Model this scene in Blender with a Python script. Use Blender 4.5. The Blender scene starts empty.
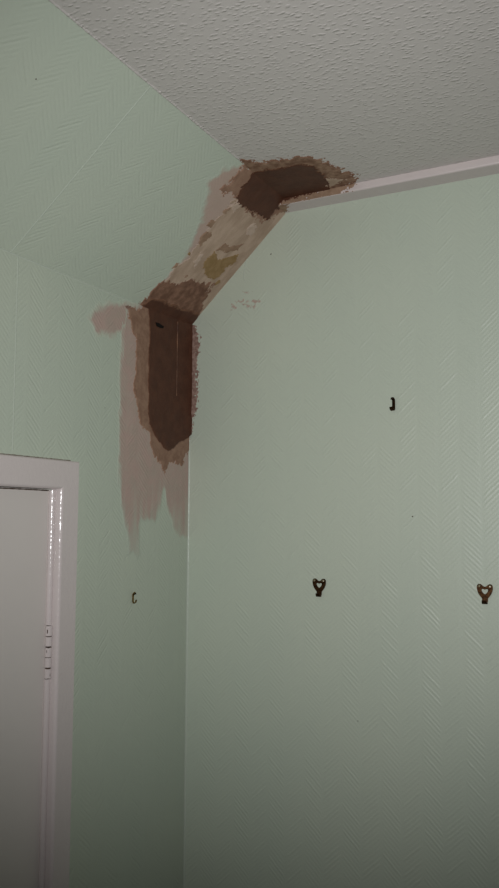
import bpy, bmesh, math, random
import numpy as np
from mathutils import Vector, Matrix

# ------------------------------------------------------------------ camera, light, exposure
F_PX, YAW, PITCH, ROLL = 804.2, math.radians(27.309), math.radians(5.230), math.radians(0.2757)
CAM = np.array([0.7577, -1.23, 1.93])
_R = np.array([math.cos(YAW), math.sin(YAW), 0.0])
_F0 = np.array([-math.sin(YAW), math.cos(YAW), 0.0])
FWD = _F0 * math.cos(PITCH) + np.array([0, 0, math.sin(PITCH)])
_U = np.cross(_R, FWD)
RGT = _R * math.cos(ROLL) + _U * math.sin(ROLL)
UPV = np.cross(RGT, FWD)

scene = bpy.context.scene
COL = scene.collection
scene.view_settings.view_transform = 'Standard'
scene.view_settings.look = 'None'
scene.view_settings.gamma = 1.0
scene.view_settings.use_curve_mapping = False
scene.view_settings.exposure = 0.0

def basis_matrix(loc):
    m = Matrix(((RGT[0], UPV[0], -FWD[0], loc[0]), (RGT[1], UPV[1], -FWD[1], loc[1]),
                (RGT[2], UPV[2], -FWD[2], loc[2]), (0, 0, 0, 1)))
    return m

cd = bpy.data.cameras.new('camera')
cam = bpy.data.objects.new('camera', cd); COL.objects.link(cam)
cd.sensor_fit = 'VERTICAL'; cd.sensor_height = 36.0; cd.lens = 36.0 * F_PX / 888.0
cd.clip_start = 0.02
cam.matrix_world = basis_matrix(CAM)
scene.camera = cam

world = bpy.data.worlds.new('world'); scene.world = world; world.use_nodes = True
world.node_tree.nodes['Background'].inputs[0].default_value = (0.9, 0.95, 1.0, 1)
world.node_tree.nodes['Background'].inputs[1].default_value = 0.02

# the hand-held flash that lit the picture, a finger's width above the lens
fl = bpy.data.lights.new('flash', 'SPOT')
FLASH_W = 34.0
fl.energy = FLASH_W; fl.color = (1.0, 0.985, 1.0)
fl.spot_size = math.radians(88); fl.spot_blend = 1.0; fl.shadow_soft_size = 0.005
flash = bpy.data.objects.new('flash', fl); COL.objects.link(flash)
fm = basis_matrix(CAM + UPV * 0.014 + RGT * 0.004 + FWD * 0.004)
flash.matrix_world = fm @ Matrix.Rotation(math.radians(-5), 4, 'Y') @ Matrix.Rotation(math.radians(4.5), 4, 'X')

# ------------------------------------------------------------------ room dimensions (metres)
ZA, ZC, XS = 2.2789, 2.4692, 0.2036          # top of left wall, ceiling, width of the slope
XR, YF = 2.5, -3.0                           # far sides of the room, behind the camera
CT, CZ = 0.0361, 2.4565                      # cornice depth and underside
DY0, DY1, DTOP = -0.3615, -1.1235, 1.967     # door leaf
AW, AT = 0.0373, 0.018                       # architrave width, thickness
SL = math.hypot(XS, ZC - ZA)
S_EV = np.array([XS, 0, ZC - ZA]) / SL
S_N = np.array([ZC - ZA, 0, -XS]) / SL

class Plane:
    def __init__(s, o, eu, ev, n):
        s.o, s.eu, s.ev, s.n = [np.array(q, float) for q in (o, eu, ev, n)]
    def uv(s, x, y):                          # photo pixel -> metric position on this real surface
        r = FWD + RGT * (x - 249.5) / F_PX - UPV * (y - 444) / F_PX
        P = CAM + r * (((s.o - CAM) @ s.n) / (r @ s.n))
        return ((P - s.o) @ s.eu, (P - s.o) @ s.ev)
    def at(s, u, v, h=0.0):
        return s.o + s.eu * u + s.ev * v + s.n * h
PA = Plane((0, 0, 0), (0, -1, 0), (0, 0, 1), (1, 0, 0))
PB = Plane((0, 0, 0), (1, 0, 0), (0, 0, 1), (0, -1, 0))
PS = Plane((0, 0, ZA), (0, -1, 0), S_EV, S_N)
PC = Plane((0, 0, ZC), (1, 0, 0), (0, 1, 0), (0, 0, -1))
PF = Plane((0, -CT, 0), (1, 0, 0), (0, 0, 1), (0, -1, 0))     # front face of the cornice
PU = Plane((0, 0, CZ), (1, 0, 0), (0, 1, 0), (0, 0, -1))      # underside of the cornice

# ------------------------------------------------------------------ materials
def nodes_of(m):
    m.use_nodes = True
    nt = m.node_tree
    return nt, nt.nodes, nt.links

def srgb(r, g, b):
    f = lambda c: (c / 255 / 12.92) if c / 255 <= .04045 else ((c / 255 + .055) / 1.055) ** 2.4
    return (f(r), f(g), f(b), 1.0)

class NT:
    """small helper to write node trees briefly"""
    def __init__(s, tree): s.t = tree
    def n(s, kind, **kw):
        nd = s.t.nodes.new(kind)
        for k, v in kw.items(): setattr(nd, k, v)
        return nd
    def link(s, a, b): s.t.links.new(a, b)
    def val(s, sock, v):
        if isinstance(v, (int, float)): sock.default_value = v
        elif isinstance(v, tuple): sock.default_value = v
        else: s.link(v, sock)
    def math(s, op, a, b=0.0, c=0.0):
        nd = s.n('ShaderNodeMath', operation=op)
        s.val(nd.inputs[0], a); s.val(nd.inputs[1], b); s.val(nd.inputs[2], c)
        return nd.outputs[0]
    def mix(s, fac, a, b):
        nd = s.n('ShaderNodeMix', data_type='RGBA')
        s.val(nd.inputs[0], fac); s.val(nd.inputs[6], a); s.val(nd.inputs[7], b)
        return nd.outputs[2]
    def ramp(s, x, a, b):
        nd = s.n('ShaderNodeMapRange', interpolation_type='SMOOTHSTEP')
        s.val(nd.inputs[0], x); nd.inputs[1].default_value = a; nd.inputs[2].default_value = b
        return nd.outputs[0]
    def noise(s, vec, scale, detail=3.0, rough=0.55):
        nd = s.n('ShaderNodeTexNoise'); s.link(vec, nd.inputs['Vector'])
        nd.inputs['Scale'].default_value = scale; nd.inputs['Detail'].default_value = detail
        nd.inputs['Roughness'].default_value = rough
        return nd.outputs['Fac']
    def bump(s, h, dist, strength=1.0, normal=None):
        nd = s.n('ShaderNodeBump'); nd.inputs['Strength'].default_value = strength
        nd.inputs['Distance'].default_value = dist; s.link(h, nd.inputs['Height'])
        if normal is not None: s.link(normal, nd.inputs['Normal'])
        return nd.outputs[0]

def new_mat(name):
    m = bpy.data.materials.new(name); m.use_nodes = True
    t = NT(m.node_tree)
    return m, t, m.node_tree.nodes['Principled BSDF']

# embossed chevron relief, shared by the bare paper and by washes of slurry over it
CHEV = bpy.data.node_groups.new('chevron_relief', 'ShaderNodeTree')
CHEV.interface.new_socket('Height', in_out='OUTPUT', socket_type='NodeSocketFloat')
def build_chevron():
    t = NT(CHEV)
    out = t.n('NodeGroupOutput')
    uv = t.n('ShaderNodeUVMap'); uv.uv_map = 'UVMap'
    nz = t.n('ShaderNodeTexNoise'); t.link(uv.outputs[0], nz.inputs['Vector']); nz.inputs['Scale'].default_value = 60
    sep = t.n('ShaderNodeSeparateXYZ'); t.link(uv.outputs[0], sep.inputs[0])
    u, v = sep.outputs[0], sep.outputs[1]
    W = 0.0323
    uu = t.math('ADD', t.math('SUBTRACT', u, 0.4174), 64 * W)
    pp = t.math('PINGPONG', uu, W)
    colid = t.math('FLOOR', t.math('DIVIDE', uu, W))
    s = t.math('ADD', t.math('DIVIDE', t.math('ADD', v, t.math('MULTIPLY', pp, 0.95)), 0.0078),
               t.math('MULTIPLY', nz.outputs['Fac'], 0.35))
    sid = t.math('FLOOR', s); fr = t.math('FRACT', s)
    wn = t.n('ShaderNodeTexWhiteNoise', noise_dimensions='2D')
    cmb = t.n('ShaderNodeCombineXYZ'); t.link(sid, cmb.inputs[0]); t.link(colid, cmb.inputs[1])
    t.link(cmb.outputs[0], wn.inputs['Vector'])
    # every stroke is a slim rounded rib; some stand taller, all are a little broken along their length
    brk = t.n('ShaderNodeTexNoise'); t.link(uv.outputs[0], brk.inputs['Vector'])
    brk.inputs['Scale'].default_value = 150; brk.inputs['Detail'].default_value = 2
    amp = t.math('ADD', 0.34, t.math('MULTIPLY', t.math('POWER', wn.outputs['Value'], 3.0), 0.85))
    amp = t.math('MULTIPLY', amp, t.math('ADD', 0.35, t.math('MULTIPLY', brk.outputs['Fac'], 1.3)))
    prof = t.math('POWER', t.math('SINE', t.math('MULTIPLY', fr, math.pi)), 2.2)
    e = t.math('DIVIDE', pp, W)
    endf = t.math('MULTIPLY', t.ramp(e, -0.02, 0.22), t.ramp(e, 1.02, 0.78))
    h = t.math('MULTIPLY', t.math('MULTIPLY', prof, amp), endf)
    gr = t.n('ShaderNodeTexNoise'); t.link(uv.outputs[0], gr.inputs['Vector'])
    gr.inputs['Scale'].default_value = 420; gr.inputs['Detail'].default_value = 2
    h = t.math('ADD', h, t.math('MULTIPLY', gr.outputs['Fac'], 0.55))
    t.link(h, out.inputs[0])
build_chevron()

GREEN = srgb(189, 198, 181)
GREEN2 = srgb(184, 195, 179)
def wall_colour(t, vec):
    n1 = t.noise(vec, 2.3, 3.0)
    return t.mix(t.ramp(n1, 0.3, 0.7), GREEN, GREEN2)

def paper_mat():
    m, t, b = new_mat('green_chevron_wallpaper')
    co = t.n('ShaderNodeTexCoord')
    c = wall_colour(t, co.outputs['Object'])
    t.link(c, b.inputs['Base Color'])
    g = t.n('ShaderNodeGroup'); g.node_tree = CHEV
    t.link(t.bump(g.outputs[0], 0.00034, 0.8), b.inputs['Normal'])
    b.inputs['Roughness'].default_value = 0.44
    b.inputs['Specular IOR Level'].default_value = 0.62
    return m
M_PAPER = paper_mat()

def wash_mat(name, ca, cb, relief=0.6):
    """thin slurry over the paper: the paper's colour shows through where the wash thins out"""
    m, t, b = new_mat(name)
    co = t.n('ShaderNodeTexCoord')
    base = wall_colour(t, co.outputs['Object'])
    n1 = t.noise(co.outputs['Object'], 38, 4.0)
    c = t.mix(t.ramp(n1, 0.3, 0.72), ca, cb)
    at = t.n('ShaderNodeAttribute'); at.attribute_name = 'cover'
    n2 = t.noise(co.outputs['Object'], 160, 3.0)
    cov = t.math('MULTIPLY', at.outputs['Fac'], t.math('ADD', 0.86, t.math('MULTIPLY', n2, 0.28)))
    cov = t.math('MINIMUM', cov, 1.0)
    t.link(t.mix(cov, base, c), b.inputs['Base Color'])
    g = t.n('ShaderNodeGroup'); g.node_tree = CHEV
    t.link(t.bump(g.outputs[0], 0.00045, relief), b.inputs['Normal'])
    b.inputs['Roughness'].default_value = 0.62
    b.inputs['Specular IOR Level'].default_value = 0.3
    return m

def plaster_mat(name, ca, cb, scale=55, rough=0.75, relief=0.0006, spec=0.25, fine=420, edge=None, grain=(1, 1, 1)):
    m, t, b = new_mat(name)
    co = t.n('ShaderNodeTexCoord')
    mp = t.n('ShaderNodeMapping'); t.link(co.outputs['Object'], mp.inputs[0]); mp.inputs['Scale'].default_value = grain
    n1 = t.noise(mp.outputs[0], scale, 5.0, 0.6)
    n2 = t.noise(co.outputs['Object'], fine, 2.0)
    k = t.math('ADD', t.ramp(n1, 0.32, 0.70), t.math('MULTIPLY', t.math('SUBTRACT', n2, 0.5), 0.5))
    c = t.mix(k, ca, cb)
    if edge:                                  # the rim has begun to dry out
        at = t.n('ShaderNodeAttribute'); at.attribute_name = 'cover'
        w = t.ramp(t.math('ADD', at.outputs['Fac'], t.math('MULTIPLY', t.math('SUBTRACT', n1, 0.5), 1.1)), 0.05, 0.85)
        c = t.mix(w, edge, c)
    t.link(c, b.inputs['Base Color'])
    h = t.math('ADD', n1, t.math('MULTIPLY', n2, 0.3))
    t.link(t.bump(h, relief, 0.8), b.inputs['Normal'])
    b.inputs['Roughness'].default_value = rough
    b.inputs['Specular IOR Level'].default_value = spec
    return m

M_WASH = wash_mat('pink_slurry_wash', srgb(184, 160, 150), srgb(176, 160, 148))
M_WASH_S = wash_mat('pink_slurry_on_slope', srgb(182, 162, 148), srgb(186, 164, 152), 0.35)
M_SKIM = plaster_mat('dry_beige_plaster', srgb(168, 146, 126), srgb(192, 170, 150), 34, 0.8, 0.0006, edge=srgb(194, 174, 160), grain=(.6, 1.6, .6))
M_DAMP = plaster_mat('damp_brown_plaster', srgb(134, 104, 86), srgb(156, 126, 106), 60, 0.7, 0.0008, edge=srgb(160, 124, 102))
M_DAMPC = plaster_mat('damp_brown_plaster_overhead', srgb(116, 86, 68), srgb(158, 130, 108), 75, 0.75, 0.001, edge=srgb(140, 106, 86))
M_DAMPD = plaster_mat('damp_dark_plaster', srgb(108, 78, 62), srgb(146, 112, 92), 70, 0.65, 0.0008, edge=srgb(146, 112, 94))
M_WET = plaster_mat('wet_dark_plaster', srgb(75, 44, 30), srgb(88, 54, 38), 40, 0.55, 0.0007, 0.3, edge=srgb(118, 84, 64))
M_RIDGE_GLINT = plaster_mat('trowel_ridge_painted_glint', srgb(136, 98, 70), srgb(72, 42, 29), 70, 0.4, 0.0006, 0.5, grain=(1, 1, .6))  # tan tone is a painted highlight over the wet brown
M_OCHRE = plaster_mat('ochre_old_paint', srgb(142, 117, 78), srgb(158, 132, 94), 90, 0.75, 0.0004)
M_FLAKE = plaster_mat('brown_flake', srgb(142, 116, 94), srgb(160, 134, 112), 90, 0.75, 0.0004)
M_SCUFF = plaster_mat('pale_scuffed_plaster', srgb(184, 164, 146), srgb(200, 180, 164), 90, 0.85, 0.0004)
M_RED = plaster_mat('red_brown_crumbs', srgb(118, 92, 80), srgb(160, 134, 122), 160, 0.7, 0.0008)
M_SMEAR = wash_mat('faint_pink_smear', srgb(178, 158, 144), srgb(172, 156, 144), 0.6)
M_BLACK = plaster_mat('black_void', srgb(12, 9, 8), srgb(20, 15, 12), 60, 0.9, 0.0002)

def ceil_mat():
    m, t, b = new_mat('white_stippled_ceiling_paint')
    co = t.n('ShaderNodeTexCoord')
    mp = t.n('ShaderNodeMapping'); t.link(co.outputs['Object'], mp.inputs[0])
    mp.inputs['Scale'].default_value = (0.75, 1.3, 1); mp.inputs['Rotation'].default_value = (0, 0, -0.45)
    dn = t.n('ShaderNodeTexNoise'); t.link(mp.outputs[0], dn.inputs['Vector']); dn.inputs['Scale'].default_value = 90
    wob = t.n('ShaderNodeVectorMath', operation='MULTIPLY_ADD'); t.link(dn.outputs['Color'], wob.inputs[0])
    wob.inputs[1].default_value = (0.006, 0.006, 0.006); t.link(mp.outputs[0], wob.inputs[2])
    vo = t.n('ShaderNodeTexVoronoi', feature='SMOOTH_F1'); t.link(wob.outputs[0], vo.inputs['Vector'])
    vo.inputs['Scale'].default_value = 155; vo.inputs['Smoothness'].default_value = 0.35
    n1 = t.ramp(vo.outputs['Distance'], 0.55, 0.12)
    n2 = t.noise(mp.outputs[0], 130, 2.0, 0.5)
    h = t.math('MULTIPLY', n1, t.math('ADD', 0.3, t.ramp(n2, 0.32, 0.62)))
    t.link(t.bump(h, 0.0009, 0.7), b.inputs['Normal'])
    n3 = t.noise(co.outputs['Object'], 3.0)
    t.link(t.mix(n3, srgb(198, 194, 189), srgb(206, 202, 197)), b.inputs['Base Color'])
    b.inputs['Roughness'].default_value = 0.5
    b.inputs['Specular IOR Level'].default_value = 0.4
    return m
M_CEIL = ceil_mat()

def gloss_mat(name, col, rough=0.22, ripple=0.00022, scale=120):
    m, t, b = new_mat(name)
    co = t.n('ShaderNodeTexCoord')
    n1 = t.noise(co.outputs['Object'], scale, 2.0)
    n3 = t.noise(co.outputs['Object'], 9, 3.0)
    t.link(t.bump(n1, ripple, 1.0), b.inputs['Normal'])
    d = tuple(c * 0.94 for c in col[:3]) + (1,)
    t.link(t.mix(n3, col, d), b.inputs['Base Color'])
    b.inputs['Roughness'].default_value = rough
    return m
M_GLOSS = gloss_mat('white_gloss_paint', srgb(210, 201, 198), 0.16, 0.0004, 170)
M_DOOR = gloss_mat('white_door_paint', srgb(214, 208, 202), 0.45, 0.0001, 160)
M_TRIMW = gloss_mat('white_cornice_paint', srgb(210, 200, 197), 0.4, 0.0002, 90)
M_CAULK = gloss_mat('green_gloss_caulk', srgb(188, 198, 183), 0.25, 0.0003, 160)

def metal_mat(name, ca, cb, rough):
    m, t, b = new_mat(name)
    co = t.n('ShaderNodeTexCoord')
    n1 = t.noise(co.outputs['Object'], 320, 4.0)
    t.link(t.mix(t.ramp(n1, 0.35, 0.65), ca, cb), b.inputs['Base Color'])
    b.inputs['Metallic'].default_value = 1.0
    b.inputs['Roughness'].default_value = rough
    return m
M_BRONZE = metal_mat('tarnished_bronze', srgb(88, 62, 40), srgb(48, 34, 24), 0.42)
M_BRASS = metal_mat('dull_brass', srgb(150, 122, 62), srgb(98, 76, 40), 0.4)
M_NAIL = metal_mat('bright_nail_steel', srgb(200, 190, 170), srgb(150, 138, 112), 0.3)
M_DKNAIL = metal_mat('dark_nail_steel', srgb(60, 48, 38), srgb(40, 32, 26), 0.5)
M_GRIME_SHADE = plaster_mat('hinge_grime_gap_shade', srgb(52, 38, 30), srgb(84, 66, 54), 300, 0.8, 0.0002)  # hinge dirt, and the painted shade of the gap over the door
M_GAP = plaster_mat('dusty_gap', srgb(104, 94, 84), srgb(150, 146, 134), 260, 0.9, 0.0003)
M_FLOOR = plaster_mat('brown_carpet', srgb(110, 96, 84), srgb(126, 112, 98), 300, 0.95, 0.002)

# ------------------------------------------------------------------ mesh helpers
def tag(o, label, cat, group=None, kind=None):
    o['label'] = label; o['category'] = cat
    if group: o['group'] = group
    if kind: o['kind'] = kind
    return o

def origin_of(parent):
    p = np.zeros(3)
    while parent is not None:
        p = p + np.array(parent.location); parent = parent.parent
    return p

def make_obj(name, verts, faces, mat, parent=None, uvs=None, attr=None, smooth=False, loc=None):
    """verts in world space (or parent-local when loc == 'local')"""
    V = np.array(verts, float)
    if loc != 'local': V = V - origin_of(parent)
    me = bpy.data.meshes.new(name)
    me.from_pydata([tuple(v) for v in V], [], [tuple(f) for f in faces])
    if uvs is not None:
        lay = me.uv_layers.new(name='UVMap')
        li = np.zeros(len(me.loops), dtype=np.int32); me.loops.foreach_get('vertex_index', li)
        U = np.array(uvs, float)[li]
        lay.data.foreach_set('uv', U.ravel())
    if attr is not None:
        a = me.attributes.new('cover', 'FLOAT', 'POINT'); a.data.foreach_set('value', np.array(attr, float))
    if smooth: me.polygons.foreach_set('use_smooth', [True] * len(me.polygons))
    me.materials.append(mat); me.update()
    o = bpy.data.objects.new(name, me); COL.objects.link(o)
    if parent is not None: o.parent = parent
    return o

def empty(name, loc):
    o = bpy.data.objects.new(name, None); COL.objects.link(o)
    o.empty_display_size = 0.02; o.location = loc
    return o

def bm_obj(name, bm, mat, parent=None, smooth=False, local=False):
    if not local:
        bmesh.ops.translate(bm, vec=Vector(-origin_of(parent)), verts=bm.verts)
    bmesh.ops.recalc_face_normals(bm, faces=bm.faces)
    me = bpy.data.meshes.new(name); bm.to_mesh(me); bm.free()
    if smooth: me.polygons.foreach_set('use_smooth', [len(p.vertices) <= 4 for p in me.polygons])
    me.materials.append(mat)
    o = bpy.data.objects.new(name, me); COL.objects.link(o)
    if parent is not None: o.parent = parent
    return o

def slab(plane, rects, thick, name, mat):
    """wall made of flat polygons on a plane (metric uv), thickened away from the room"""
    V, Fc, UV = [], [], []
    for poly in rects:
        i0 = len(V); n = len(poly)
        for (u, v) in poly: V.append(plane.at(u, v)); UV.append((u, v))
        for (u, v) in poly: V.append(plane.at(u, v, -thick)); UV.append((u, v))
        Fc.append([i0 + k for k in range(n)])
        Fc.append([i0 + n + k for k in reversed(range(n))])
        for k in range(n):
            k2 = (k + 1) % n
            Fc.append([i0 + k, i0 + n + k, i0 + n + k2, i0 + k2])
    return make_obj(name, V, Fc, mat, None, UV)

def extrude_profile(prof, path0, path1, ex, ey, cut0=None, cut1=None):
    """prof: list of (a,b) swept straight from path0 to path1; returns bm"""
    bm = bmesh.new()
    d = np.array(path1, float) - np.array(path0, float)
    r0, r1 = [], []
    for k, (a, b) in enumerate(prof):
        off = np.array(ex, float) * a + np.array(ey, float) * b
        s0 = cut0(a) if cut0 else 0.0
        s1 = cut1(a) if cut1 else 0.0
        dn = d / np.linalg.norm(d)
        r0.append(bm.verts.new(np.array(path0) + off + dn * s0))
        r1.append(bm.verts.new(np.array(path1) + off + dn * s1))
    n = len(prof)
    for k in range(n):
        bm.faces.new((r0[k], r0[(k + 1) % n], r1[(k + 1) % n], r1[k]))
    bm.faces.new(r0); bm.faces.new(list(reversed(r1)))
    return bm

# ------------------------------------------------------------------ the setting
doorway_y0, doorway_y1, doorway_z = DY0 + 0.002, DY1 - 0.002, DTOP + 0.0025
a0, a1 = -doorway_y0, -doorway_y1
wl = slab(PA, [[(0, 0), (a0, 0), (a0, ZA), (0, ZA)],
               [(a0, doorway_z), (a1, doorway_z), (a1, ZA), (a0, ZA)],
               [(a1, 0), (-YF, 0), (-YF, ZA), (a1, ZA)]], 0.09, 'wall_left', M_PAPER)
tag(wl, 'pale green chevron-embossed wall with the white door in it', 'wall', kind='structure')
wb = slab(PB, [[(0, 0), (XR, 0), (XR, ZC), (XS, ZC), (0, ZA)]], 0.09, 'wall_back', M_PAPER)
tag(wb, 'pale green chevron-embossed wall with three picture hooks under the cornice', 'wall', kind='structure')
ws = slab(PS, [[(0, 0), (-YF, 0), (-YF, SL), (0, SL)]], 0.09, 'ceiling_slope', M_PAPER)
tag(ws, 'pale green papered slope between the left wall and the white ceiling', 'sloping ceiling', kind='structure')
cl = slab(PC, [[(XS, 0), (XR, 0), (XR, YF), (XS, YF)]], 0.09, 'ceiling', M_CEIL)
tag(cl, 'flat white ceiling with stippled textured paint', 'ceiling', kind='structure')
PR = Plane((XR, 0, 0), (0, 1, 0), (0, 0, 1), (-1, 0, 0))
wr = slab(PR, [[(YF, 0), (0, 0), (0, ZC), (YF, ZC)]], 0.09, 'wall_right', M_PAPER)
tag(wr, 'pale green papered wall to the right, outside the picture', 'wall', kind='structure')
PFR = Plane((0, YF, 0), (1, 0, 0), (0, 0, 1), (0, 1, 0))
wf = slab(PFR, [[(0, 0), (XR, 0), (XR, ZC), (XS, ZC), (0, ZA)]], 0.09, 'wall_front', M_PAPER)
tag(wf, 'pale green papered wall behind the camera', 'wall', kind='structure')
PFL = Plane((0, 0, 0), (1, 0, 0), (0, 1, 0), (0, 0, 1))
fo = slab(PFL, [[(-0.1, 0.1), (XR + .1, 0.1), (XR + .1, YF - .1), (-0.1, YF - .1)]], 0.09, 'floor', M_FLOOR)
tag(fo, 'brown carpeted floor below the picture', 'floor', kind='structure')

# cornice batten along the back wall
r = 0.0025
prof = [(0, 0.0), (CT, 0.0), (CT, -(ZC - CZ) + r), (CT - r * .3, -(ZC - CZ) + r * .3), (CT - r, -(ZC - CZ)), (0, -(ZC - CZ))]
bm = extrude_profile(prof, (XS - 0.022, 0, ZC), (XR, 0, ZC), (0, -1, 0), (0, 0, 1))
co = bm_obj('trim_1', bm, M_TRIMW)
tag(co, 'white painted cornice strip between the ceiling and the hook wall', 'cornice', kind='structure')

# paint lines and paper laps
def strip(name, plane, pts, w, h, mat, parent, jitter=0.0, seed=1):
    """raised low ridge along a polyline on a plane (pts are uv)"""
    rng = random.Random(seed)
    P = []
    for k in range(len(pts) - 1):
        a, b = np.array(pts[k]), np.array(pts[k + 1]); L = np.linalg.norm(b - a); n = max(1, int(L / 0.004))
        for i in range(n): P.append(a + (b - a) * i / n)
    P.append(np.array(pts[-1]))
    V, Fc, UV = [], [], []
    for i, q in enumerate(P):
        d = P[min(i + 1, len(P) - 1)] - P[max(i - 1, 0)]; d /= np.linalg.norm(d); nn = np.array([-d[1], d[0]])
        ww = w * (1 + jitter * rng.uniform(-1, 1))
        for (s, hh) in ((-0.5, -0.0003), (-0.25, h), (0.25, h), (0.5, -0.0003)):
            e = q + nn * ww * s; V.append(plane.at(e[0], e[1], hh)); UV.append(tuple(e))
        if i:
            b0 = 4 * (i - 1)
            for k in range(3): Fc.append((b0 + k, b0 + k + 1, b0 + k + 5, b0 + k + 4))
    return make_obj(name, V, Fc, mat, parent, UV, smooth=True)

strip('paper_lap', PA, [(0.4390, DTOP + .05), (0.4402, ZA)], 0.0022, 0.00035, M_CAULK, wl, .2, 2)
strip('paper_lap', PS, [(0.4530, 0.0), (0.4310, SL)], 0.0022, 0.00035, M_CAULK, ws, .2, 3)
strip('paper_fold', PA, [(0.17, ZA - .0012), (0.95, ZA - .0012)], 0.0035, 0.0003, M_CAULK, wl, .3, 4)
strip('paint_lip', PC, [(XS + .0008, -0.17), (XS + .0008, -0.9)], 0.004, 0.0010, M_CEIL, cl, .5, 5)
# painted caulk fillet in the corner of the two walls
fil = []
for k in range(6):
    an = math.pi / 2 * k / 5
    fil.append((0.0032 - 0.0032 * math.sin(an), 0.0032 - 0.0032 * math.cos(an)))
bm = extrude_profile([(-0.0005, -0.0005)] + fil, (0, 0, 0.0), (0, 0, ZA), (1, 0, 0), (0, -1, 0))
bm_obj('corner_caulk', bm, M_CAULK, wl, smooth=False)

# tiny marks left in the paper
def nail_hole(plane, px, py, rad, parent, seed):
    rng = random.Random(seed); u, v = plane.uv(px, py)
    V = [plane.at(u, v, 0.0009)]; n = 8
    for k in range(n):
        an = 2 * math.pi * k / n; rr = rad * rng.uniform(.6, 1.2)
        V.append(plane.at(u + rr * math.cos(an), v + rr * math.sin(an), -0.0002))
    make_obj('nail_hole', V, [(0, 1 + k, 1 + (k + 1) % n) for k in range(n)], M_GRIME_SHADE, parent)
for k, (pl, x, y, rr, par) in enumerate([(PB, 412.5, 516.5, .0016, wb), (PB, 358, 721, .0011, wb), (PB, 271, 254, .0018, wb),
                                         (PS, 36, 79, .0013, ws), (PA, 105, 408, .001, wl), (PB, 274, 354, .0009, wb)]):
    nail_hole(pl, x, y, rr, par, 40 + k)

# ------------------------------------------------------------------ door, architrave, hinge
RB = 0.0042
AH = 0.0399                                  # the head is a touch wider than the uprights
def arch_profile(AW=AW):
    p = [(0, -0.001), (AW, -0.001), (AW, AT - 0.0015), (AW - 0.0015, AT)]
    for k in range(7):                       # rounded inner edge
        an = math.pi / 2 * k / 6
        p.append((RB - RB * math.sin(an), AT - RB + RB * math.cos(an)))
    return p                                 # (across from the opening, out of the wall)
ap = arch_profile()
yi0, yi1, zi = DY0, DY1, DTOP + 0.0010
t2 = bm_obj('trim_2', extrude_profile(ap, (0, yi0, 0), (0, yi0, zi), (0, 1, 0), (1, 0, 0), None, lambda a: a * AH / AW), M_GLOSS)
tag(t2, 'white gloss architrave upright on the hinge side of the door', 'architrave', kind='structure')
t3 = bm_obj('trim_3', extrude_profile(ap, (0, yi1, 0), (0, yi1, zi), (0, -1, 0), (1, 0, 0), None, lambda a: a * AH / AW), M_GLOSS)
tag(t3, 'white gloss architrave upright on the latch side of the door', 'architrave', kind='structure')
t4 = bm_obj('trim_4', extrude_profile(arch_profile(AH), (0, yi1, zi), (0, yi0, zi), (0, 0, 1), (1, 0, 0), lambda a: -a * AW / AH, lambda a: a * AW / AH), M_GLOSS)
tag(t4, 'white gloss architrave head with mitred corner above the door', 'architrave', kind='structure')
strip('grime_gap_shade', PA, [(-yi0 - AW - .001, zi + AH + .0022), (-yi1 + AW, zi + AH + .0026)], 0.0024, 0.0004, M_GAP, t4, .25, 12)
# rounded paint bead where the leaf meets the hinge-side lining
bead = [(0.0044 * math.cos(2 * math.pi * k / 64), 0.0044 * math.sin(2 * math.pi * k / 64)) for k in range(64)]
def bead_piece(z0, z1):
    bm_obj('bead', extrude_profile(bead, (0.0028, DY0 - .0018, z0), (0.0028, DY0 - .0018, z1), (0, 1, 0), (1, 0, 0)), M_GLOSS, t2)
HZ0, HZ1 = 1.7117, 1.7819
bead_piece(HZ1 + .001, DTOP - .001); bead_piece(0.30, HZ0 - .001)

bm = extrude_profile([(0, -0.04), (DY0 - DY1 - .005, -0.04), (DY0 - DY1 - .005, 0), (0, 0)],
                     (0, DY1 + .002, 0.006), (0, DY1 + .002, DTOP + 0.0004), (0, 1, 0), (1, 0, 0))
dr = bm_obj('door_1', bm, M_DOOR)
tag(dr, 'flush white painted door in the left wall', 'door', kind='structure')
strip('grime_gap_shade', PA, [(-DY0 + .006, DTOP - .0010), (-DY0 + .05, DTOP - .0008), (-DY1 - .003, DTOP - .0008)], 0.0021, 0.0004, M_GRIME_SHADE, dr, .25, 14)  # dark strip painting the shade of the gap above the leaf
# lining behind the leaf closes the gap
bm = extrude_profile([(-.03, -0.085), (DY0 - DY1 + .03, -0.085), (DY0 - DY1 + .03, -.075), (-.03, -.075)],
                     (0, DY1, 0.006), (0, DY1, DTOP + .03), (0, 1, 0), (1, 0, 0))
bm_obj('door_stop', bm, M_GRIME_SHADE, dr)

def cyl(c0, c1, rad, n=14, cap=0.0):
    bm = bmesh.new(); c0, c1 = np.array(c0, float), np.array(c1, float)
    d = c1 - c0; L = np.linalg.norm(d); d /= L
    h = np.array([0, 0, 1.0]) if abs(d[2]) < .9 else np.array([1.0, 0, 0])
    e1 = np.cross(d, h); e1 /= np.linalg.norm(e1); e2 = np.cross(d, e1)
    rings = [(0, rad - cap), (cap, rad), (L - cap, rad), (L, rad - cap)] if cap else [(0, rad), (L, rad)]
    R = []
    for s, rr in rings:
        R.append([bm.verts.new(c0 + d * s + (e1 * math.cos(2 * math.pi * k / n) + e2 * math.sin(2 * math.pi * k / n)) * rr) for k in range(n)])
    for a, b in zip(R, R[1:]):
        for k in range(n): bm.faces.new((a[k], a[(k + 1) % n], b[(k + 1) % n], b[k]))
    bm.faces.new(R[0]); bm.faces.new(R[-1])
    return bm

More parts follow.
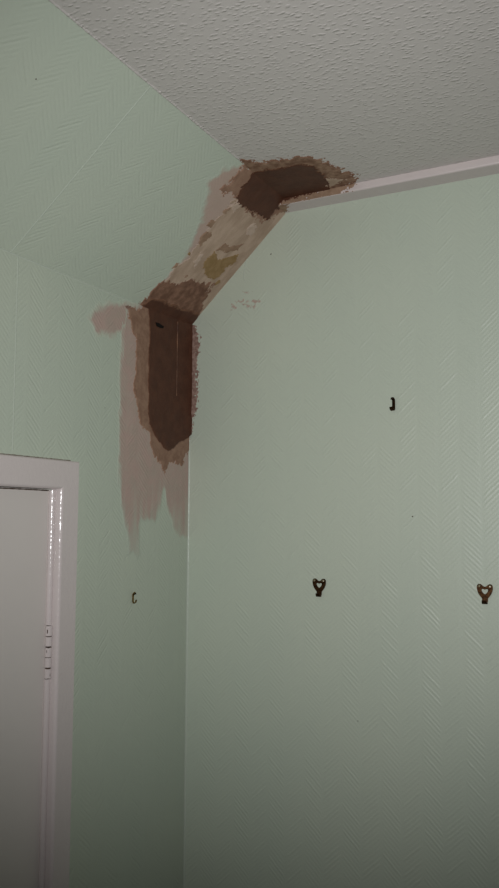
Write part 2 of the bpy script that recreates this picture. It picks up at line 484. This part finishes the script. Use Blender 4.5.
def hinge(z0, z1):
    hx, hy = 0.0044, DY0 - 0.0028
    pin = bm_obj('hinge', cyl((hx, hy, z0 + .001), (hx, hy, z1 - .001), 0.0037), M_GRIME_SHADE, dr)
    pin['label'] = 'white painted butt hinge with grimy joints'
    gaps = [0.0006, 0.0014, 0.0007, 0.0013]
    L = (z1 - z0); seg = L / 5; z = z1
    for k in range(5):
        top = z1 - seg * k - (gaps[k - 1] / 2 if k else 0)
        bot = z1 - seg * (k + 1) + (gaps[k] / 2 if k < 4 else 0)
        bm_obj('knuckle', cyl((hx, hy, bot), (hx, hy, top), 0.0050, 40, 0.0007), M_GLOSS, pin, smooth=False)
    # chipped paint showing dark metal
    for (zz, hh, ang, wd) in ((z1 - .0075, .0100, 2.80, .32), (z1 - seg - .0002, .0012, 2.3, .9), (z1 - 2.4 * seg, .006, 2.9, .16), (z0 + .005, .006, 1.75, .14), (z1 - 2.0 * seg - .001, .0015, 2.4, 1.0), (z0 + seg - .0008, .0014, 2.4, 1.1), (z0 + .0010, .0012, 2.3, .9)):
        V, Fc = [], []; rng = random.Random(int(zz * 1e5)); n = 9
        cen = (zz, ang)
        def P(a, z, rr): return (hx + rr * math.sin(a), hy + rr * math.cos(a), z)
        V.append(P(ang, zz, .00525))
        for k in range(n):
            t = 2 * math.pi * k / n; q = rng.uniform(.65, 1.1)
            V.append(P(ang + wd * q * math.cos(t), zz + hh / 2 * q * math.sin(t), .0049))
        make_obj('paint_chip', V, [(0, 1 + k, 1 + (k + 1) % n) for k in range(n)], M_GRIME_SHADE, pin)
hinge(HZ0, HZ1)
hinge(0.20, 0.2702)

# ------------------------------------------------------------------ plaster repairs
def hash2(ix, iy, seed):
    h = (ix.astype(np.int64) * 374761393 + iy.astype(np.int64) * 668265263 + seed * 1442695041) & 0xFFFFFFFF
    h = ((h ^ (h >> 13)) * 1274126177) & 0xFFFFFFFF
    return ((h ^ (h >> 16)) & 0xFFFF) / 65535.0
def vnoise(x, y, seed):
    ix, iy = np.floor(x), np.floor(y); fx, fy = x - ix, y - iy
    fx = fx * fx * (3 - 2 * fx); fy = fy * fy * (3 - 2 * fy)
    a = hash2(ix, iy, seed); b = hash2(ix + 1, iy, seed); c = hash2(ix, iy + 1, seed); d = hash2(ix + 1, iy + 1, seed)
    return (a * (1 - fx) + b * fx) * (1 - fy) + (c * (1 - fx) + d * fx) * fy
def fbm(x, y, seed, octv=4):
    s, amp, tot = 0, 1.0, 0
    for k in range(octv):
        s = s + amp * vnoise(x * 2 ** k, y * 2 ** k, seed + 17 * k); tot += amp; amp *= .6
    return s / tot * 2 - 1
def signed_dist(U, V, poly):
    P = np.array(poly, float); Q = np.roll(P, -1, 0)
    best = np.full(U.shape, 1e9); inside = np.zeros(U.shape, bool)
    for (x0, y0), (x1, y1) in zip(P, Q):
        dx, dy = x1 - x0, y1 - y0
        t = np.clip(((U - x0) * dx + (V - y0) * dy) / (dx * dx + dy * dy + 1e-12), 0, 1)
        best = np.minimum(best, (U - x0 - t * dx) ** 2 + (V - y0 - t * dy) ** 2)
        c = (y0 > V) != (y1 > V)
        xi = x0 + (V - y0) * dx / (dy if abs(dy) > 1e-12 else 1e-12)
        inside ^= c & (U < xi)
    return np.where(inside, -1, 1) * np.sqrt(best)

BIG = 9.0
LIM = {id(PA): (0.0, BIG, 0.0, ZA), id(PS): (0.0, BIG, 0.0, SL), id(PB): (0.0, BIG, 0.0, ZC),
       id(PC): (XS, BIG, -BIG, -CT + .002), id(PF): (XS - .01, BIG, CZ, ZC), id(PU): (XS - .02, BIG, -CT, 0)}

def layer(name, plane, polys, thick, mat, parent, rag=0.002, freq=150.0, seed=1, soft=0.004, g=0.0012,
          steep=0.6, stretch=(1, 1), angle=0.0, speck=0.0, speck_f=350.0, lump=0.0, sink=0.0014, pixels=True, extra=None, fade=None, fine=0.0, grow=0.0):
    """a spread of plaster: uneven height field standing proud of the surface, its ragged rim dives under the paper"""
    if pixels: polys = [[plane.uv(x, y) for (x, y) in p] for p in polys]
    allp = np.array([q for p in polys for q in p]); m = 0.006 + rag * 2.5
    u0, v0 = allp.min(0) - m; u1, v1 = allp.max(0) + m
    L = LIM[id(plane)]
    u0, u1, v0, v1 = max(u0, L[0]), min(u1, L[1]), max(v0, L[2]), min(v1, L[3])
    nu, nv = max(2, int(math.ceil((u1 - u0) / g)) + 1), max(2, int(math.ceil((v1 - v0) / g)) + 1)
    U, V = np.meshgrid(np.linspace(u0, u1, nu), np.linspace(v0, v1, nv))
    sd = np.full(U.shape, 1e9)
    for p in polys: sd = np.minimum(sd, signed_dist(U, V, p))
    ca, sa = math.cos(angle), math.sin(angle)
    Ur, Vr = (U * ca + V * sa) * stretch[0], (-U * sa + V * ca) * stretch[1]
    sd = sd + 2.2 * rag * fbm(Ur * freq, Vr * freq, seed, 5)
    sd = sd - grow
    if fine: sd = sd + fine * fbm(U * 420, V * 420, seed + 3, 2)
    if speck: sd = sd + speck * np.maximum(0, fbm(U * speck_f, V * speck_f, seed + 5, 3) + .1)
    h = np.clip(-sd * steep, -sink, thick)
    if lump: h = h + np.clip(h / thick, 0, 1) * lump * fbm(U * 60, V * 60, seed + 9)
    if extra is not None: h = h + np.clip(h / thick, 0, 1) * extra(U, V)
    cover = np.clip(-sd / soft, 0, 1); cover = cover * cover * (3 - 2 * cover)
    if fade is not None: cover = cover * fade(U, V)
    keepq = np.maximum.reduce([h[:-1, :-1], h[1:, :-1], h[:-1, 1:], h[1:, 1:]]) > -sink * .98
    idx = -np.ones(U.shape, int)
    used = np.zeros(U.shape, bool)
    used[:-1, :-1] |= keepq; used[1:, :-1] |= keepq; used[:-1, 1:] |= keepq; used[1:, 1:] |= keepq
    idx[used] = np.arange(used.sum())
    uu, vv, hh = U[used], V[used], h[used]
    W = plane.o + np.outer(uu, plane.eu) + np.outer(vv, plane.ev) + np.outer(hh, plane.n)
    flip = np.dot(np.cross(plane.eu, plane.ev), plane.n) < 0
    q = np.stack([idx[:-1, :-1][keepq], idx[:-1, 1:][keepq], idx[1:, 1:][keepq], idx[1:, :-1][keepq]], 1)
    if flip: q = q[:, ::-1]
    return make_obj(name, W, q.tolist(), mat, parent, np.stack([uu, vv], 1), cover[used], smooth=True)

# ---- lower patch: chased corner of the left wall, running up over the fold
base = PA.at(*PA.uv(168, 540))
p1 = empty('plaster_patch', base)
tag(p1, 'upright dark brown wet plaster patch in the wall corner with a pink wash below it', 'plaster patch', 'plaster repairs')
V_LO, V_HI = PA.uv(160, 560)[1], PA.uv(160, 470)[1]
def wash_fade(U, V):                         # the wash thins out in streaks towards its lower end
    k = np.clip((V - V_LO) / (V_HI - V_LO), 0, 1) + .5 * fbm(U * 130, V * 14, 77) * np.clip((V_HI + .03 - V) / .05, 0, 1)
    return np.clip(.25 + 1.0 * k, 0, 1) * (1 - .16 * np.clip(fbm(U * 55, V * 40, 78), 0, 1))
layer('pale_wash', PA, [[(125, 304), (122, 330), (120, 360), (118, 384), (118.5, 440), (119, 480), (120, 506), (126, 528), (128, 556), (141, 557),
                         (141, 522), (147, 519), (156, 524), (160, 510), (163.4, 492), (167, 510), (171, 528), (179, 538), (193, 543), (195, 318), (160, 300)]],
      0.0004, M_WASH, p1, rag=0.0045, freq=90, seed=3, soft=0.009, steep=.15, sink=.0005, stretch=(1, .3), fade=wash_fade)
layer('pale_wash', PA, [[(88, 319), (93, 307), (105, 301), (119, 300), (136, 302), (136, 325), (123, 335), (109, 339.5), (96, 335)]],
      0.00035, M_WASH, p1, rag=0.004, freq=70, seed=5, soft=0.014, steep=.1, sink=.0005)
layer('damp_edge', PA, [[(126, 306), (131, 328), (136, 344), (135, 363), (133, 382), (137, 408), (139, 424), (149, 434), (152, 453), (160, 465),
                         (164, 475), (169, 462), (176, 464), (182, 467), (186, 455), (194, 442), (196, 300), (150, 290), (146, 304), (138, 309)]],
      0.0012, M_DAMP, p1, rag=0.0032, freq=150, seed=11, stretch=(1.2, .4), angle=.2, fine=.003, speck=.0015)
RIDGE_U = PA.uv(176, 350)[0]
def corner_cove(U, V): return 0.004 * np.clip((RIDGE_U - U) / RIDGE_U, 0, 1) ** 2
layer('wet_plaster', PA, [[(147, 290), (147.8, 330), (147, 365), (147, 415), (148.5, 425), (152, 434), (157, 442), (162, 448), (168, 451.5), (173, 449.5), (178, 444), (184, 440), (190, 437), (196, 434), (196, 300)]],
      0.0022, M_WET, p1, rag=0.0016, freq=90, seed=21, fine=.001, soft=.006, lump=.0006, extra=corner_cove)
layer('damp_edge', PS, [[(139, 304), (146, 297), (151, 289), (158, 284), (168, 280), (176, 282), (184, 280), (197, 281), (212, 284), (206, 297), (202, 309), (195, 322), (150, 325), (139, 310)]],
      0.0014, M_DAMPD, p1, rag=0.006, freq=130, seed=31, stretch=(1.7, .3), angle=-.15, fine=.003)
layer('wet_plaster', PS, [[(140, 306), (146, 300), (151, 297), (160, 297), (168, 300), (180, 305), (188, 308), (200, 311), (194, 330), (150, 330), (139, 312)]],
      0.0024, M_WET, p1, rag=0.003, freq=120, seed=41, fine=.002, soft=.012, lump=.0006)
layer('red_crumbs', PA, [[(124, 306), (128, 304), (131, 307), (128, 310)]], 0.0010, M_RED, p1, rag=.002, freq=200, seed=46)
layer('red_crumbs', PB, [[(189, 326), (194, 322), (197, 326), (198, 336), (200.5, 345), (198, 356), (199, 372), (198, 390), (198, 408), (194, 418), (191, 436), (188, 440)],
                         [(198, 336), (203, 335), (203, 338), (199, 339)], [(193, 318), (199, 313), (203, 310), (200, 315)],
                         [(197.5, 352), (200, 352), (199, 355)]],
      0.0012, M_RED, p1, rag=0.0022, freq=240, seed=51, speck=.009, speck_f=260, fine=.003, g=.0009)
# trowel ridge down the wet plaster, its flash highlight painted on in tan
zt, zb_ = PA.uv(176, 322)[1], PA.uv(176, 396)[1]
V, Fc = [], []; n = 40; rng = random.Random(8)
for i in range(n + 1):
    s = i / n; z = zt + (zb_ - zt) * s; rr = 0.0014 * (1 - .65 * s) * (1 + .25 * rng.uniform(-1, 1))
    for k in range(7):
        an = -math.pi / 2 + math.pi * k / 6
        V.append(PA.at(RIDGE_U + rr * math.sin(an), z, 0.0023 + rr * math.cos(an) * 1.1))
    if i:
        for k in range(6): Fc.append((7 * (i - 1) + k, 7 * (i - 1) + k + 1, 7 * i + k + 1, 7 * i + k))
make_obj('trowel_ridge', V, Fc, M_RIDGE_GLINT, p1, smooth=True)
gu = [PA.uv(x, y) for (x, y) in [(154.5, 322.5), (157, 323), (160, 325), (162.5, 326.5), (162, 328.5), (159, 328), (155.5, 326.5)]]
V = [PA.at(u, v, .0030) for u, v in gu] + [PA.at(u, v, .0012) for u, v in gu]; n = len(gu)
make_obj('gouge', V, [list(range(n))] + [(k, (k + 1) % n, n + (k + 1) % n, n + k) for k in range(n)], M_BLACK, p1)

# ---- pale patch on the slope
p2 = empty('plaster_patch', PS.at(*PS.uv(220, 262)))
tag(p2, 'pale dry plaster strip on the slope with ochre scrapes, between the two dark patches', 'plaster patch', 'plaster repairs')
layer('pale_wash', PS, [[(245, 160), (224, 167), (208, 181), (203, 200), (198, 224), (189, 245), (170, 270), (150, 294), (140, 302), (160, 315), (196, 322), (285, 225), (285, 190)]],
      0.0004, M_WASH_S, p2, rag=0.005, freq=70, seed=61, soft=0.013, steep=.12, sink=.0005, fine=.001)
layer('dry_plaster', PS, [[(244, 190), (236, 197), (226, 208), (213, 222), (206, 231), (204, 240), (192, 248), (188, 258), (176, 266), (163, 282), (170, 305), (192, 330), (290, 224), (285, 196)]],
      0.0010, M_SKIM, p2, rag=0.0050, freq=130, seed=71, stretch=(1.4, .5), angle=.7, lump=.0003, fine=.0025, speck=.002)
def flake(polys, mat, seed, name='scrape', rag=.0022):
    layer(name, PS, polys, 0.0016, mat, p2, rag=rag, freq=170, seed=seed, stretch=(1.3, .6), angle=.75, g=.0009, speck=rag * 1.6, speck_f=220, fine=rag * .7, grow=rag * .4)
flake([[(201.5, 268), (204.5, 260.5), (213.5, 251.5), (218, 252), (217.5, 257), (222, 258.5), (228, 256.5), (239, 253), (236, 262), (226, 268), (220, 276), (212, 280), (206, 276)]], M_OCHRE, 81, 'ochre_scrape')
flake([[(197, 243), (203, 234), (212, 231), (211, 237), (204, 241), (200, 247)]], M_FLAKE, 82)
flake([[(187, 254), (190, 251), (191, 254), (189, 256)]], M_OCHRE, 83, rag=.0006)
flake([[(196, 256), (199, 254), (201, 256), (199, 258)]], M_OCHRE, 86, rag=.0006)
flake([[(182, 278), (186, 274), (189, 275), (186, 278)]], M_FLAKE, 84, rag=.0008)
flake([[(171, 269), (176, 263), (180, 262), (176, 268)]], M_FLAKE, 87, rag=.0008)
flake([[(216, 250), (224, 243), (232, 245), (244, 243), (238, 250), (226, 253)]], M_FLAKE, 85)

flake([[(230, 206), (237, 199), (243, 203), (239, 208), (233, 212)]], M_SCUFF, 88, 'pale_scuff', .003)
flake([[(192, 262), (200, 252), (204, 254), (199, 262), (194, 268)]], M_SCUFF, 89, 'pale_scuff', .0025)
flake([[(244, 232), (253, 222), (258, 226), (249, 238)]], M_SCUFF, 90, 'pale_scuff', .003)
flake([[(206, 226), (212, 219), (216, 221), (211, 228)]], M_FLAKE, 92, rag=.0016)
flake([[(222, 212), (228, 206), (231, 209), (225, 215)]], M_FLAKE, 93, rag=.0016)
flake([[(211, 284), (219, 279), (222, 281), (214, 287)]], M_OCHRE, 94, rag=.0014)

# ---- upper patch: over the fold onto the ceiling, beside the cornice end
p3 = empty('plaster_patch', PC.at(*PC.uv(290, 182)))
tag(p3, 'dark brown wet plaster patch spread over the ceiling edge by the cornice end', 'plaster patch', 'plaster repairs')
layer('damp_edge', PC, [[(240, 160), (250, 161), (260, 163), (273, 160), (291, 158), (305, 156), (320, 160), (331, 165), (345, 172), (357, 176), (350, 183), (338, 189), (315, 200), (270, 215), (250, 190)]],
      0.0012, M_DAMPC, p3, rag=0.0062, freq=190, seed=91, grow=.0025, fine=.004, speck=.005, speck_f=300, stretch=(.8, 1.2), lump=.0004)
layer('wet_plaster', PC, [[(240, 185), (250, 173), (262, 169), (284, 167), (299, 164), (309, 163.5), (318, 170), (329, 181), (327, 190), (318, 200), (270, 220)]],
      0.0022, M_WET, p3, rag=0.0042, freq=150, seed=101, grow=.0035, fine=.003, soft=.006, speck=.002, lump=.0006)
layer('pale_streak', PC, [[(318, 180), (325, 176), (338, 178), (349, 178), (340, 182), (330, 187), (322, 186)]],
      0.0017, M_SKIM, p3, rag=0.004, freq=160, seed=105)
layer('damp_edge', PS, [[(244, 160), (238, 172), (230, 181), (219, 190), (222, 195), (230, 192), (234, 199), (240, 207), (256, 217), (263, 222), (272, 218), (290, 205)]],
      0.0015, M_DAMP, p3, rag=0.0055, freq=170, seed=111, grow=.001, speck=.005, fine=.003)
layer('wet_plaster', PS, [[(256, 168), (246, 180), (236, 197), (239, 204), (246, 207), (253, 211), (260, 216), (266, 219), (272, 214), (276, 209), (290, 205), (290, 190)]],
      0.0024, M_WET, p3, rag=0.0040, freq=160, seed=121, grow=.003, fine=.004, soft=.005, lump=.0006)
fu = lambda x, y: PF.uv(x, y)[0]
layer('red_crumbs', PF, [[(XS - .03, CZ), (fu(322, 192), CZ), (fu(345, 187), CZ + .003), (fu(354, 184), ZC), (XS - .03, ZC)]],
      0.0006, M_FLAKE, p3, rag=0.003, freq=230, seed=131, speck=.008, speck_f=260, fine=.003, grow=.0035, g=.0008, pixels=False)
layer('wet_plaster', PF, [[(XS - .03, CZ + .001), (fu(281, 207), CZ + .003), (fu(300, 200), CZ + .007), (fu(325, 190), ZC - .001), (fu(327, 189), ZC + .01), (XS - .03, ZC + .01)]],
      0.0010, M_WET, p3, rag=0.0022, freq=230, seed=133, fine=.003, speck=.003, grow=.001, g=.0008, pixels=False)
layer('red_crumbs', PU, [[(XS - .03, -CT - .005), (fu(292, 205), -CT - .005), (fu(284, 208), -.02), (XS - .004, -.006), (XS - .03, 0)]],
      0.0006, M_FLAKE, p3, rag=0.003, freq=200, seed=135, speck=.006, fine=.003, g=.0008, pixels=False)

# ---- faint smears on the hook wall
p4 = empty('plaster_smear', PB.at(*PB.uv(245, 302)))
tag(p4, 'faint pink plaster smears on the green wall right of the slope', 'plaster smear')
layer('smear', PB, [[(230, 301), (245, 299.5), (262, 300), (258, 303), (238, 303)], [(231, 304), (237, 303), (236, 309), (231, 310)],
                    [(242, 304), (257, 304), (256, 309), (246, 308)], [(242, 291), (252, 292), (250, 294.5), (243, 293)], [(233, 288), (236, 288), (236, 290)]],
      0.0004, M_SMEAR, p4, rag=0.003, freq=210, seed=141, soft=.003, steep=.3, sink=.0005, g=.0009, speck=.002)
# a dragged paint drip line curving down the wall
pts = [PB.uv(x, y) for (x, y) in [(256, 244), (251, 250), (247, 258), (244.5, 267), (243.5, 277), (244.5, 281)]]
strip('drip_line', PB, pts, 0.0022, 0.0004, M_CAULK, p4, .3, 9)

# ------------------------------------------------------------------ picture hooks
def rot_to(plane):
    # local x = along the wall, local y = out of the wall, local z = up
    x = np.cross(plane.n, (0, 0, 1))
    m = Matrix(((x[0], plane.n[0], 0), (x[1], plane.n[1], 0), (x[2], plane.n[2], 1)))
    return m.to_euler()

def strip_bm(path, w, th):
    """flat strip of width w (local x) following a path in the local (out, up) plane"""
    bm = bmesh.new(); rows = []
    for i, (y, z) in enumerate(path):
        a = np.array(path[max(i - 1, 0)]); b = np.array(path[min(i + 1, len(path) - 1)])
        d = (b - a) / np.linalg.norm(b - a); nrm = np.array([-d[1], d[0]])
        p0 = np.array((y, z)) - nrm * th / 2; p1_ = np.array((y, z)) + nrm * th / 2
        rows.append([bm.verts.new((s * w / 2, q[0], q[1])) for q, s in ((p0, -1), (p0, 1), (p1_, 1), (p1_, -1))])
    for a, b in zip(rows, rows[1:]):
        for k in range(4): bm.faces.new((a[k], a[(k + 1) % 4], b[(k + 1) % 4], b[k]))
    bm.faces.new(rows[0]); bm.faces.new(rows[-1])
    return bm

def dome(c, d, rad, h):
    bm = bmesh.new(); c, d = np.array(c, float), np.array(d, float); d /= np.linalg.norm(d)
    hh = np.array([0, 0, 1.0]) if abs(d[2]) < .9 else np.array([1.0, 0, 0])
    e1 = np.cross(d, hh); e1 /= np.linalg.norm(e1); e2 = np.cross(d, e1)
    n = 12; rings = []
    for (s, rr) in ((-.25, .8), (0, 1), (.45, .88), (.8, .55)):
        rings.append([bm.verts.new(c + d * h * s + (e1 * math.cos(2 * math.pi * k / n) + e2 * math.sin(2 * math.pi * k / n)) * rad * rr) for k in range(n)])
    top = bm.verts.new(c + d * h)
    for a, b in zip(rings, rings[1:]):
        for k in range(n): bm.faces.new((a[k], a[(k + 1) % n], b[(k + 1) % n], b[k]))
    for k in range(n): bm.faces.new((rings[-1][k], rings[-1][(k + 1) % n], top))
    bm.faces.new(list(reversed(rings[0])))
    return bm

def heart_hook(loc, label):
    root = empty('heart_picture_hook', loc); root.rotation_euler = rot_to(PB)
    tag(root, label, 'picture hook', 'heart-shaped double-nail picture hooks')
    mm = 0.001
    # right half of the outline, top centre round to the tail (x, z in mm, z = 0 at the foot)
    outer = [(0, 25.0), (2.2, 25.6), (4.2, 27.6), (6.4, 28.9), (9.0, 28.8), (10.9, 27.4), (11.6, 24.8), (11.5, 21.5), (10.8, 18.0), (9.0, 14.0), (6.4, 10.4), (4.5, 8.2), (4.2, 5.5), (4.2, 3.0)]
    inner = [(0, 20.6), (1.6, 21.3), (3.2, 21.7), (4.4, 21.2), (4.7, 19.8), (3.9, 17.6), (2.2, 15.4), (0, 13.9)]
    full_o = outer + [(-x, z) for x, z in reversed(outer) if x > 0]
    full_i = inner + [(-x, z) for x, z in reversed(inner) if x > 0]
    bm = bmesh.new(); th = 1.5 * mm
    # plate with a heart-shaped opening: outline and hole filled, then thickened
    def loop(pts, y): return [bm.verts.new((x * mm, y, z * mm)) for x, z in pts]
    for y in (0.0002, 0.0002 + th):
        vo, vi = loop(full_o, y), loop(full_i, y)
        es = [bm.edges.new((vs[k], vs[(k + 1) % len(vs)])) for vs in (vo, vi) for k in range(len(vs))]
        bmesh.ops.triangle_fill(bm, use_beauty=True, use_dissolve=False, edges=es)
        if y < 0.001: lo = (vo, vi)
        else: hi = (vo, vi)
    for a, b in zip(lo, hi):
        for k in range(len(a)): bm.faces.new((a[k], a[(k + 1) % len(a)], b[(k + 1) % len(a)], b[k]))
    bm_obj('plate', bm, M_BRONZE, root, local=True)
    path = [(1.0, 6.0), (1.1, 3.2), (1.6, 1.2), (3.0, .4), (4.8, .6), (6.2, 2.0), (6.8, 4.2), (7.0, 5.4)]
    bm_obj('hook', strip_bm([(y * mm, z * mm) for y, z in path], 7.6 * mm, 1.4 * mm), M_BRONZE, root, local=True)
    for s in (-1, 1):
        bm = cyl((s * 7.6 * mm, -.002, 23.6 * mm), (s * 7.7 * mm, 3.2 * mm, 26.0 * mm), 1.1 * mm, 10)
        nl = bm_obj('nail', bm, M_DKNAIL, root, local=True)
        bm_obj('nail_head', dome((s * 7.7 * mm, 3.2 * mm, 26.0 * mm), (0.0, 1, .75), 2.3 * mm, 1.3 * mm), M_NAIL, nl, smooth=True, local=True)
    return root

u, v = PB.uv(319.5, 596.5); heart_hook(PB.at(u, v), 'bronze heart-shaped picture hook with two nails, the left one of two')
u, v = PB.uv(485.3, 603.8); heart_hook(PB.at(u, v), 'bronze heart-shaped picture hook with two nails, nearest the right edge')

def single_hook(name, plane, loc, label, mat, w, H, lean):
    root = empty(name, loc); e = rot_to(plane); root.rotation_euler = e
    if lean:                                  # hangs loose on its nail, twisted to one side
        e.z += math.radians(-lean); root.rotation_euler = e; root.location = Vector(loc) + Vector(plane.n) * 0.0012
    tag(root, label, 'picture hook', 'slim single-nail picture hooks')
    mm = 0.001; th = 1.7 if lean else 1.2
    bm_obj('plate', strip_bm([(.8 * mm, 3.0 * mm), (.8 * mm, (H - 6) * mm), (1.1 * mm, (H - 3.5) * mm), (2.6 * mm, (H - 1.6) * mm), (4.2 * mm, (H - .6) * mm)], w * mm, th * mm), mat, root, local=True)
    bm_obj('hook', strip_bm([(.9 * mm, 4.5 * mm), (1.0 * mm, 2.4 * mm), (2.0 * mm, 1.0 * mm), (3.6 * mm, .7 * mm), (5.4 * mm, 1.8 * mm), (6.4 * mm, 3.8 * mm), (6.8 * mm, 6.2 * mm)], w * mm, th * mm), mat, root, local=True)
    bm = cyl((0, -.002, (H - 7.5) * mm), (0, 5.2 * mm, (H - 2.6) * mm), .9 * mm, 10)
    nl = bm_obj('nail', bm, M_DKNAIL, root, local=True)
    bm_obj('nail_head', dome((0, 5.2 * mm, (H - 2.6) * mm), (0, 1, .9), 1.9 * mm, 1.0 * mm), M_DKNAIL, nl, smooth=True, local=True)
    return root
u, v = PB.uv(394.3, 411); single_hook('single_picture_hook', PB, PB.at(u, v), 'slim dark bronze picture hook, the highest on the wall', M_BRONZE, 5.4, 21.5, 30)
u, v = PA.uv(132.6, 603.5); single_hook('single_picture_hook', PA, PA.at(u, v), 'small dull brass picture hook on the wall beside the door', M_BRASS, 3.2, 18.5, 0)
